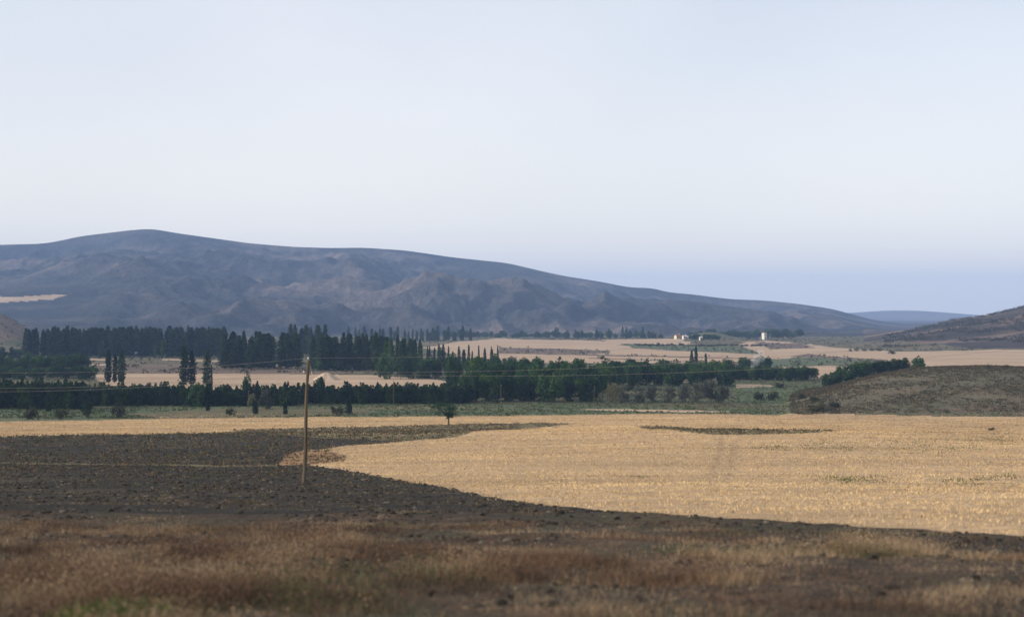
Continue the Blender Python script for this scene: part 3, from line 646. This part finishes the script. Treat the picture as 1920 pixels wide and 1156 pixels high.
# ------------------------------------------------------------------ scrub on the hills (uncountable)
def scatter_cards(name, n, sampler, sz, mats, per=6, hgt=0.5, grow=False):
    x, y = sampler(n); z = H(x, y); m = len(x); s = sz * (0.5 + RNG.random(m) * 1.1) * (np.clip(y / 170.0, 0.3, 1.2) if grow else 1.0)
    off = RNG.normal(size=(m, per, 3)) * [0.42, 0.42, 0.2] * s[:, None, None]; off[:, :, 2] = np.abs(off[:, :, 2]) + 0.15 * s[:, None]
    p = (np.stack([x, y, z], 1)[:, None, :] + off).reshape(-1, 3); v, f = cards(p, np.repeat(s * hgt, per))
    return link(name, mesh_np(name, v, f, mats, np.repeat(RNG.integers(0, len(mats), m), per)), kind='stuff')
def near_hill(n):
    u = (RNG.uniform(1480, 2050, n) - CX) / FPX; y = RNG.uniform(338, 470, n); x = u * y
    ok = (near_hill_rise(x, y, u)[0] > 0.5) & (fbm(x / 14, y / 14, 3, 5) + 0.35 * sstep(390, 430, y) > -0.12 + 0.2 * RNG.normal(size=n)); return x[ok], y[ok]
tag(scatter_cards('hill_scrub', 18000, near_hill, 0.5, [LEAF['scrub'], LEAF['brown'], LEAF['scrub'], umber], 5), 'low brown and olive scrub covering the near hill', 'scrub')
def right_hill(n):
    u = (RNG.uniform(1500, 2050, n) - CX) / FPX; y = RNG.uniform(1050, 1560, n); x = u * y
    ok = (np.interp(u, *RH) > 6) & (fbm(x / 60, y / 60, 3, 6) > 0.05); return x[ok], y[ok]
tag(scatter_cards('far_hill_scrub', 7000, right_hill, 2.6, [LEAF['scrub'], LEAF['brown']], 4), 'dark scrub dotted over the far right hill', 'scrub')

# ------------------------------------------------------------------ stubble, clods, weeds
REG_ST, REG_PL, REG_VG = NAMES.index('stubble_field'), NAMES.index('ploughed_field'), NAMES.index('verge')
def in_view(n, y0, y1, pw, umax=0.40):
    y = y0 + (y1 - y0) * RNG.random(n) ** pw; return RNG.uniform(-umax, umax, n) * y, y
def blades(x, y, n_per, h, spread, width, lean):
    m = len(x); z = H(x, y); k = m * n_per
    bx = np.repeat(x, n_per) + RNG.normal(0, 1, k) * np.repeat(spread, n_per); by = np.repeat(y, n_per) + RNG.normal(0, 1, k) * np.repeat(spread, n_per)
    bz = np.repeat(z, n_per) - 0.03; hh = np.repeat(h, n_per) * (0.55 + 0.7 * RNG.random(k)); a = RNG.random(k) * 2 * math.pi
    w = np.repeat(width, n_per) * 1.5; lx = RNG.normal(0, lean, k) * hh; ly = RNG.normal(0, lean, k) * hh
    dx = np.cos(a) * w * 0.5; dy = np.sin(a) * w * 0.5
    v = np.stack([np.stack([bx - dx, by - dy, bz], 1), np.stack([bx + dx, by + dy, bz], 1), np.stack([bx + lx, by + ly, bz + hh], 1)], 1)
    return v.reshape(-1, 3), np.arange(k * 3).reshape(-1, 3)

# cut straw
x, y = in_view(340000, 29, 350, 0.8); r = region(x + RNG.normal(size=len(x)) * 0.004 * y, y + RNG.normal(size=len(x)) * 0.012 * y); ok = ((r == REG_ST) | (r == NAMES.index('fallow_field')) & (y > 175) & (RNG.random(len(x)) < 0.22)) & (fbm(x / 9, y / 4, 4, 123, 0.65) + 0.5 * fbm(x / 1.6, y / 1.0, 2, 124) > -0.30 + 0.12 * RNG.normal(size=len(x))); x, y = x[ok], y[ok]
y_ = np.round(y / 0.35) * 0.35 + RNG.normal(0, 0.06, len(y)); m = len(x)
v, f = blades(x, y_, 2, 0.065 + 0.05 * RNG.random(m) + 0.00018 * y, 0.09 + 0.0009 * y, 0.010 + 0.00024 * y, 0.55)
track = np.zeros(m, bool)
for a, b in (((1352, 822), (1336, 895)), ((1376, 826), (1366, 895))):
    P, Q = np.array(ground(*a)), np.array(ground(*b)); dq = Q - P; t = np.clip(((x - P[0]) * dq[0] + (y_ - P[1]) * dq[1]) / (dq @ dq), 0, 1)
    track |= np.hypot(x - P[0] - t * dq[0], y_ - P[1] - t * dq[1]) < 0.28
smi = np.clip(np.round(0.85 + 0.5 * sstep(20, 75, x) + 1.7 * fbm(x / 16, y / 7, 5, 131, 0.62) + 0.5 * RNG.normal(size=m)), 0, 2).astype(int); smi[track] = 2
tag(link('stubble_straw', mesh_np('stubble_straw', v, f, [straw_a, straw_b, straw_c], np.repeat(smi, 2)), kind='stuff'), 'short golden cut straw covering the stubble field', 'stubble')
# green weeds in the stubble
pts = []
for px, py, sx, sy, n in [(1470, 838, 60, 4, 140), (1560, 836, 40, 5, 130), (1760, 832, 90, 8, 260), (1870, 822, 40, 5, 120), (1600, 900, 35, 4, 90), (1810, 900, 30, 4, 50), (1200, 894, 8, 1.5, 14), (1890, 897, 20, 3, 30), (1740, 830, 160, 14, 160)]:
    for _ in range(n // 2): pts.append((random.gauss(px, sx * .8), random.gauss(py, sy * 1.1)))
u = np.array([(p[0] - CX) / FPX for p in pts]); tt = np.array([(HY - p[1]) / FPX for p in pts])
yy = np.exp(np.linspace(math.log(40), math.log(330), 700)); Z = H((u[:, None] * yy[None]).ravel(), np.tile(yy, len(u))).reshape(len(u), -1)
idx = np.argmax(Z > EYE + tt[:, None] * yy[None], 1); gy = yy[idx]; gx = u * gy; m = len(gx)
v, f = blades(gx, gy, 9, 0.08 + 0.14 * RNG.random(m), 0.2 + 0.4 * RNG.random(m), np.full(m, 0.05), 0.5)
tag(link('green_weeds', mesh_np('green_weeds', v, f, [olive, lime], np.repeat((RNG.random(m) < 0.2).astype(int), 9)), kind='stuff'), 'sparse green weeds growing through the stubble on the right', 'weeds')
# ragged low growth over the darker fields
def rough(n, names, y0, y1, pw, thr, seed, umax=0.41):
    def f(_):
        x, y = in_view(n, y0, y1, pw, umax); r = region(x, y); ok = np.isin(r, [NAMES.index(q) for q in names]) & (fbm(x / 8, y / 5, 3, seed) > thr); return x[ok], y[ok]
    return f
TUFT = [umber, olive, tan]
tag(scatter_cards('field_tufts', 1, rough(60000, ['ploughed_field', 'fallow_field', 'russet_patch'], 40, 330, 0.75, -0.15, 3), 0.30, [umber, olive, olive, umber, tan, olive], 4, 0.5, True), 'sparse low dry tufts on the dark ploughed and fallow ground', 'tufts')
tag(scatter_cards('stubble_weeds', 1, rough(15000, ['stubble_field'], 32, 340, 0.8, 0.08, 15), 0.17, [umber, olive, umber, straw_c], 3, 0.5, True), 'sparse dull weeds scattered through the golden stubble', 'weeds')
tag(scatter_cards('crop_plants', 1, rough(34000, ['green_field', 'meadow'], 325, 640, 1.2, -0.3, 4), 0.5, [LEAF['scrub'], LEAF['scrub'], LEAF['broad'], olive], 4, 0.6), 'low green crop plants in the strip before the hedge', 'crop')
tag(scatter_cards('valley_scrub', 1, rough(16000, ['meadow', 'brown_field', 'green_field'], 560, 1700, 1.3, 0.05, 9), 1.5, [LEAF['scrub'], LEAF['brown'], LEAF['scrub']], 4, 0.6), 'thin low scrub and rough grass on the far valley floor', 'scrub')
# clods of ploughed soil
ico_v = []; t = (1 + 5 ** .5) / 2
for a, b in ((-1, t), (1, t), (-1, -t), (1, -t)): ico_v += [(a, b, 0)]
for a, b in ((-1, t), (1, t), (-1, -t), (1, -t)): ico_v += [(0, a, b)]
for a, b in ((t, -1), (t, 1), (-t, -1), (-t, 1)): ico_v += [(a, 0, b)]
ico_v = np.array(ico_v) / math.hypot(1, t)
ico_f = np.array([(0, 11, 5), (0, 5, 1), (0, 1, 7), (0, 7, 10), (0, 10, 11), (1, 5, 9), (5, 11, 4), (11, 10, 2), (10, 7, 6), (7, 1, 8), (3, 9, 4), (3, 4, 2), (3, 2, 6), (3, 6, 8), (3, 8, 9), (4, 9, 5), (2, 4, 11), (6, 2, 10), (8, 6, 7), (9, 8, 1)])
x, y = in_view(32000, 16, 170, 0.8); r = region(x, y); dens = fbm(x / 6, y / 6, 3, 7)
ok = ((r == REG_PL) & (dens > -0.25)) | ((r == REG_VG) & (dens + 0.2 * sstep(-5, 14, x) > -0.02)); x, y = x[ok], y[ok]; m = len(x)
s = (0.022 + 0.085 * RNG.random(m) ** 3.5) * (0.8 + 0.0045 * y)
jit = ico_v[None] * (0.75 + 0.5 * RNG.random((m, 12, 1))) * s[:, None, None] * np.stack([0.8 + .8 * RNG.random(m), 0.8 + .6 * RNG.random(m), 0.5 + .4 * RNG.random(m)], 1)[:, None, :]
v = (np.stack([x, y, H(x, y) + 0.15 * s], 1)[:, None] + jit).reshape(-1, 3); f = (ico_f[None] + (np.arange(m) * 12)[:, None, None]).reshape(-1, 3)
clod_m = [plain('clod_dark', (0.026, 0.023, 0.020), 0.3, 2), plain('clod_brown', (0.045, 0.038, 0.030), 0.3, 2), plain('clod_grey', (0.105, 0.09, 0.072), 0.25, 2)]
tag(link('soil_clods', mesh_np('soil_clods', v, f, clod_m, np.repeat(RNG.choice(3, m, p=[.5, .40, .10]), 20)), kind='stuff'), 'dark clods and stones lying on the ploughed soil', 'clods')
# dry weeds on the verge
def weeds():
    x, y = in_view(52000, 8.5, 74, 1.1, 0.42); r = region(x, y)
    cl = fbm(x / 2.6, y / 2.6, 3, 13); big = fbm(x / 9, y / 9, 2, 19)
    p = (0.26 + 0.74 * sstep(-0.05, 0.45, cl + 0.7 * big)) * np.where(r == REG_VG, 0.85 - 0.5 * sstep(25, 50, y), np.where(r == REG_PL, 0.30 - 0.25 * sstep(40, 72, y), 0.0))
    ok = RNG.random(len(x)) < p; x, y, cl, big = x[ok], y[ok], cl[ok], big[ok]; m = len(x)
    h = 0.06 + 0.16 * np.clip(cl + 0.4 + big, 0, 1.5) * (0.4 + RNG.random(m)); h *= 1.1 - 0.65 * sstep(18, 46, y)
    v1, f1 = blades(x, y, 22, h, np.full(m, 0.15), 0.002 + 0.00015 * y, 0.5)
    tone = 2.3 * fbm(x / 3, y / 3, 3, 29) + 0.35 * RNG.normal(size=m) * 0.6 + 0.28 * sstep(-6, 8, x) - 0.05
    mi = np.select([tone < -0.38, tone < 0.04, tone < 0.34], [0, 1, 2], 3)
    mi = np.where((fbm(x / 4, y / 4, 2, 37) > 0.22) & (RNG.random(m) < .55) | ((y < 12.5) & (RNG.random(m) < .25)), 4, mi)
    # seed heads: feathery flecks round the upper half of the taller tufts
    tall = h > 0.16; tx, ty, th, tm_ = x[tall], y[tall], h[tall], np.maximum(mi[tall], 1); k = len(tx); per = 16
    off = RNG.normal(size=(k, per, 3)) * [0.15, 0.15, 0.09]; off[:, :, 2] += (th * 0.8)[:, None]
    pp = (np.stack([tx, ty, H(tx, ty)], 1)[:, None] + off).reshape(-1, 3)
    v2, f2 = cards(pp, 0.012 + 0.026 * RNG.random(k * per), 0.6)
    f2 = np.concatenate([f2[:, :3], f2[:, [0, 2, 3]]]); v, f = join([(v1, f1), (v2, f2)]); idx = np.concatenate([np.repeat(mi, 22), np.repeat(tm_, per), np.repeat(tm_, per)])
    tag(link('dry_weeds', mesh_np('dry_weeds', v, f, [umber, rust, tan, buff, olive], idx), kind='stuff'), 'rust and tan dry weeds along the near verge', 'weeds')
weeds()
gx, gy = ground(205, 1172)
m = 240; ax = gx + RNG.normal(0, 0.20, m); ay = gy + RNG.normal(0, 0.4, m)
v, f = blades(ax, ay, 14, 0.14 + 0.16 * RNG.random(m), np.full(m, 0.08), np.full(m, 0.010), 0.5)
tag(link('green_grass', mesh_np('green_grass', v, f, [lime, olive], np.repeat((RNG.random(m) < .25).astype(int), 14)), kind='stuff'), 'bright green grass tuft at the lower left corner', 'grass')

# ------------------------------------------------------------------ poles and wires
WOOD = plain('pole_wood', (0.10, 0.080, 0.057), 0.5, 5.0, (1, 1, 0.12)); DARKWOOD = plain('far_pole_wood', (0.10, 0.075, 0.055), 0.3, 3.0)
PORC = plain('porcelain', (0.55, 0.52, 0.45), 0.1, 3, rough=0.3); IRON = plain('iron_pin', (0.06, 0.055, 0.05), 0.2, 5); WIRE = plain('wire_metal', (0.22, 0.21, 0.19), 0.15, 2, rough=0.5)
PX0, PY0 = ground(570, 905); 
def lathe(profile, n=12):
    t = np.linspace(0, 2 * math.pi, n, endpoint=False); v = np.concatenate([np.stack([r * np.cos(t), r * np.sin(t), np.full(n, z)], 1) for r, z in profile])
    i = np.arange(n); j = (i + 1) % n; f = np.concatenate([np.stack([i, j, j + n, i + n], 1) + k * n for k in range(len(profile) - 1)]); return v, f
def near_pole():
    z0 = hz(PX0, PY0); zt = EYE + (HY - 676) / FPX * PY0; hgt = zt - z0
    root = link('telegraph_pole', None); root.location = (PX0, PY0, z0); root.empty_display_size = 0.3
    tag(root, 'tall weathered wooden telegraph pole leaning slightly in the dark field', 'pole')
    lean = col_at(578, PY0) - PX0
    zs = np.linspace(-0.6, hgt, 26); pr = []
    v, f = lathe([(0.118 - 0.042 * max(z, 0) / hgt, z) for z in zs] + [(0.012, hgt + 0.035)], 14)
    t = np.clip(v[:, 2] / hgt, 0, 1); ang = np.arctan2(v[:, 1], v[:, 0])
    k = 1 + 0.06 * noise(ang * 2.2, v[:, 2] * 0.9, 5) + 0.035 * noise(ang * 7, v[:, 2] * 0.3, 6)
    v[:, 0] = v[:, 0] * k + lean * t + 0.03 * np.sin(t * 7); v[:, 1] *= k
    link('shaft', mesh_np('shaft', v, f, WOOD, smooth=True), root)
    at = []
    for side, dz in ((-1, 0.05), (-1, 0.66), (1, 0.72)):
        zz = hgt - dz; cx = lean * zz / hgt
        if dz < 0.1: p0, p1 = (cx, 0, zz), (cx, 0, zz + 0.16)
        else: p0, p1 = (cx + side * 0.05, 0, zz - 0.1), (cx + side * 0.22, 0, zz)
        pv, pf = tube(p0, p1, 0.012, 0.012, 6); pin = link('insulator_pin', mesh_np('insulator_pin', pv, pf, IRON), root)
        iv, fv = lathe([(0.012, -0.03), (0.045, -0.03), (0.05, 0.02), (0.032, 0.035), (0.042, 0.06), (0.036, 0.09), (0.006, 0.105)], 10); iv = iv + np.array(p1)
        link('insulator', mesh_np('insulator', iv, fv, PORC, smooth=True), pin)
        at.append((PX0 + p1[0], PY0, z0 + p1[2] + 0.05))
    return at
AT = near_pole()
def wire(att, left, right, label):
    """left / right: (low column, curvature) of the sag on each side, in photo pixels at the line's distance"""
    ax, ay, az = att; pts = []
    a_px = CX + ax / ay * FPX; a_py = HY - (az - EYE) / ay * FPX
    for c0, k, x1, y1 in (left, right):
        xs = np.linspace(a_px, x1, 60); low = a_py + k * (a_px - c0) ** 2; ys = low - k * (xs - c0) ** 2
        dd = ay + (y1 - ay) * np.abs(xs - a_px) / abs(x1 - a_px)
        P = [((px - CX) / FPX * d, d, EYE + (HY - py) / FPX * d) for px, py, d in zip(xs, ys, dd)]
        pts = P[::-1] if not pts else pts + P[1:]
    pts = np.array(pts); n = 5; t = np.linspace(0, 2 * math.pi, n, endpoint=False); r = 0.007
    ring = np.stack([np.zeros(n), r * np.cos(t), r * np.sin(t)], 1); v = (pts[:, None] + ring[None]).reshape(-1, 3)
    i = np.arange(n); j = (i + 1) % n; f = np.concatenate([np.stack([i, j, j + n, i + n], 1) + q * n for q in range(len(pts) - 1)])
    tag(link('telegraph_wire', mesh_np('telegraph_wire', v, f, WIRE, smooth=True)), label, 'wire')
wire(AT[0], (50, 1.0e-4, -700, 88), (600, 5.0e-5, 2250, 80), 'uppermost thin wire running through the top of the pole')
wire(AT[1], (0, 9.6e-5, -700, 88), (720, 5.3e-5, 2250, 80), 'middle thin wire, left of the pole just below its top')
wire(AT[2], (-40, 9.2e-5, -700, 87.6), (930, 5.3e-5, 2250, 79.6), 'lowest thin wire, sagging furthest right of the pole')

def far_pole(px, py, top, label):
    x, y = ground(px, py); z = hz(x, y); h = (py - top) / FPX * y
    root = link('far_pole', None); root.location = (x, y, z); tag(root, label, 'pole', 'small poles along the hedge')
    v, f = lathe([(0.075, -0.4), (0.07, h * 0.5), (0.055, h), (0.01, h + 0.03)], 8); link('shaft', mesh_np('shaft', v, f, DARKWOOD, smooth=True), root)
    v, f = lathe([(0.01, h), (0.05, h), (0.05, h + 0.1), (0.01, h + 0.14)], 6); v[:, 0] += 0.12
    link('insulator', mesh_np('insulator', v, f, PORC), root)
far_pole(466, 766, 733, 'small thin pole before the hedge, leftmost of the four')
far_pole(738, 760, 712, 'small thin pole before the hedge right of the wooden pole')
far_pole(939, 759, 722, 'small thin pole before the central wood, left one')
far_pole(1114, 764, 724, 'small thin pole before the central wood, right one by the willows')

# ------------------------------------------------------------------ farm buildings, tower, heap, smoke
WHITE = plain('whitewash', (0.56, 0.545, 0.51), 0.12, 0.6); CREAM = plain('cream_plaster', (0.56, 0.47, 0.33), 0.1, 0.6)
TILE = plain('red_tile', (0.25, 0.12, 0.08), 0.3, 1.0); GREYR = plain('grey_roof', (0.42, 0.40, 0.38), 0.15, 1.0); DARKP = plain('dark_pane', (0.02, 0.022, 0.026), 0.1, 1, rough=0.2); WOODD = plain('door_wood', (0.14, 0.08, 0.05), 0.2, 2)
def pbox(name, lo, hi, mat, parent): return link(name, box_mesh(name, lo, hi, mat), parent)
def house(name, px, y, w, d, h, rise, rot, wall, roof, label, nwin, cat='house', flat=False):
    x = col_at(px, y); root = link(name, None); root.location = (x, y, hz(x, y) - 0.2); root.rotation_euler = (0, 0, rot); tag(root, label, cat)
    wv = [(-w/2, -d/2, 0), (w/2, -d/2, 0), (w/2, d/2, 0), (-w/2, d/2, 0), (-w/2, -d/2, h), (w/2, -d/2, h), (w/2, d/2, h), (-w/2, d/2, h), (-w/2, 0, h + rise), (w/2, 0, h + rise)]
    me = bpy.data.meshes.new('wall'); me.from_pydata(wv, [], [(0, 1, 5, 4), (2, 3, 7, 6), (1, 2, 6, 9, 5), (3, 0, 4, 8, 7), (3, 2, 1, 0)]); me.materials.append(wall); link('wall', me, root)
    e = 0.35; t = 0.16; sl = rise / (d / 2); rv = []
    for sx in (-w/2 - e, w/2 + e):
        rv += [(sx, -d/2 - e, h - e * sl + 0.02), (sx, 0, h + rise + 0.02), (sx, d/2 + e, h - e * sl + 0.02), (sx, -d/2 - e, h - e * sl + t), (sx, 0, h + rise + t), (sx, d/2 + e, h - e * sl + t)]
    me = bpy.data.meshes.new('roof'); me.from_pydata(rv, [], [(0, 6, 7, 1), (1, 7, 8, 2), (3, 4, 10, 9), (4, 5, 11, 10), (0, 3, 9, 6), (2, 8, 11, 5), (0, 1, 4, 3), (1, 2, 5, 4), (6, 9, 10, 7), (7, 10, 11, 8)]); me.materials.append(roof); rf = link('roof', me, root)
    pbox('chimney', (w * 0.2, -0.3, h + rise * 0.5), (w * 0.2 + 0.6, 0.3, h + rise + 0.9), wall, rf)
    for i in range(nwin):
        cx = -w/2 + w * (i + 0.5) / (nwin + 1) ; wn = pbox('window', (cx - 0.55, -d/2 - 0.06, h * 0.42), (cx + 0.55, -d/2 + 0.02, h * 0.42 + 1.2), WOODD, root)
        pbox('pane', (cx - 0.45, -d/2 - 0.09, h * 0.42 + 0.1), (cx + 0.45, -d/2 - 0.05, h * 0.42 + 1.1), DARKP, wn)
    cx = w/2 - w / (nwin + 1) * 0.5; pbox('door', (cx - 0.5, -d/2 - 0.08, 0.1), (cx + 0.5, -d/2 + 0.02, 2.1), WOODD, root)
house('farm_house', 1271, 1385, 6.0, 4.0, 3.4, 1.4, 0.5, CREAM, TILE, 'small cream farm house with a reddish roof, left of the white sheds', 2)
house('farm_shed', 1284, 1345, 4.0, 3.6, 2.9, 0.8, 0.25, WHITE, GREYR, 'white farm shed just right of the cream house', 1, 'shed')
house('farm_shed', 1293, 1352, 8.0, 3.4, 2.0, 0.6, 0.1, WHITE, GREYR, 'long low white farm shed, rightmost of the farm buildings', 3, 'shed')
house('field_hut', 1314, 1290, 2.4, 2.4, 2.8, 0.6, 0.3, WHITE, GREYR, 'tiny white hut right of the farm below the dark trees', 1, 'hut')
house('grove_cottage', 260, 856, 3.6, 3.0, 2.2, 0.8, 0.2, WHITE, GREYR, 'white cottage half hidden at the foot of the left grove', 2)
def tower():
    y = 1360; x = col_at(1433, y); z = hz(x, y); root = link('white_tower', None); root.location = (x, y, z - 0.3); root.rotation_euler = (0, 0, 0.62); tag(root, 'small white tower on the straw rise below the mountain', 'tower')
    pbox('wall', (-1.7, -1.7, 0), (1.7, 1.7, 6.6), WHITE, root); pbox('cornice', (-1.9, -1.9, 6.6), (1.9, 1.9, 6.95), GREYR, root)
    v = [(-1.85, -1.85, 6.95), (1.85, -1.85, 6.95), (1.85, 1.85, 6.95), (-1.85, 1.85, 6.95), (0, 0, 7.8)]
    me = bpy.data.meshes.new('roof'); me.from_pydata(v, [], [(0, 1, 4), (1, 2, 4), (2, 3, 4), (3, 0, 4), (3, 2, 1, 0)]); me.materials.append(TILE); link('roof', me, root)
    pbox('door', (-0.5, -1.78, 0.3), (0.5, -1.69, 2.4), WOODD, root); wn = pbox('window', (-0.4, -1.76, 4.4), (0.4, -1.69, 5.4), WOODD, root); pbox('pane', (-0.3, -1.79, 4.5), (0.3, -1.755, 5.3), DARKP, wn)
tower()
def heap():
    x, y = ground(612, 712); z = hz(x, y); n = 40; r = 14; v = []; q = []
    for i in range(r + 1):
        t = i / r
        for j in range(n):
            a = 2 * math.pi * j / n; rad = t * (5.3 + 0.7 * math.sin(2 * a + 1) + 0.3 * math.sin(5 * a))
            hh = 2.9 * (0.5 + 0.5 * math.cos(math.pi * t)) - 0.25 * t
            v.append((rad * math.cos(a) * 1.15, rad * math.sin(a) * 0.8, hh + 0.18 * float(noise(rad * math.cos(a) * 0.9, rad * math.sin(a) * 0.9, 3)) * (t > 0)))
    for i in range(r):
        for j in range(n): q.append((i * n + j, (i + 1) * n + j, (i + 1) * n + (j + 1) % n, i * n + (j + 1) % n))
    o = link('straw_heap', mesh_np('straw_heap', v, q, ground_mat('heap_straw', [(0.3, (0.36, 0.28, 0.21)), (0.7, (0.47, 0.38, 0.29))], 0.6, 3.0, None, bump=0.8, bdist=0.2), smooth=True))
    o.location = (x, y, z); tag(o, 'pale rounded heap on the straw field right of the pole', 'heap')
heap()
def smoke():
    y = 668; m = bpy.data.materials.new('smoke_air'); m.use_nodes = True; n = m.node_tree; n.nodes.clear()
    o_ = n.nodes.new('ShaderNodeOutputMaterial'); pv = n.nodes.new('ShaderNodeVolumePrincipled'); pv.inputs['Color'].default_value = (0.82, 0.86, 0.92, 1)
    mr = n.nodes.new('ShaderNodeMapRange'); mr.inputs[1].default_value = 0.42; mr.inputs[2].default_value = 0.75; mr.inputs[3].default_value = 0.0; mr.inputs[4].default_value = 0.16
    n.links.new(tex(n, 0.45, (1, 1, 0.7), 4, 0.6), mr.inputs[0]); n.links.new(mr.outputs[0], pv.inputs['Density']); n.links.new(pv.outputs[0], o_.inputs['Volume'])
    ns, nr = 14, 16; v = []; q = []
    for i in range(nr + 1):
        t = i / nr; cx = col_at(1408 + 22 * t ** 0.8 + 3 * math.sin(5 * t), y); cz = EYE + (HY - (690 - 36 * t)) / FPX * y; rad = (0.5 + 2.6 * math.sin(math.pi * min(t * 0.85 + 0.08, 1)) ) * (1 if 0 < i < nr else 0.1)
        for j in range(ns):
            a = 2 * math.pi * j / ns; v.append((cx + rad * math.cos(a), y + rad * math.sin(a), cz))
    for i in range(nr):
        for j in range(ns): q.append((i * ns + j, i * ns + (j + 1) % ns, (i + 1) * ns + (j + 1) % ns, (i + 1) * ns + j))
    me = bpy.data.meshes.new('smoke'); me.from_pydata(v, [], q + [tuple(range(ns))[::-1], tuple(nr * ns + k for k in range(ns))]); me.materials.append(m)
    tag(link('smoke', me, kind='stuff'), 'thin pale smoke rising from the copse before the straw terraces', 'smoke')
smoke()
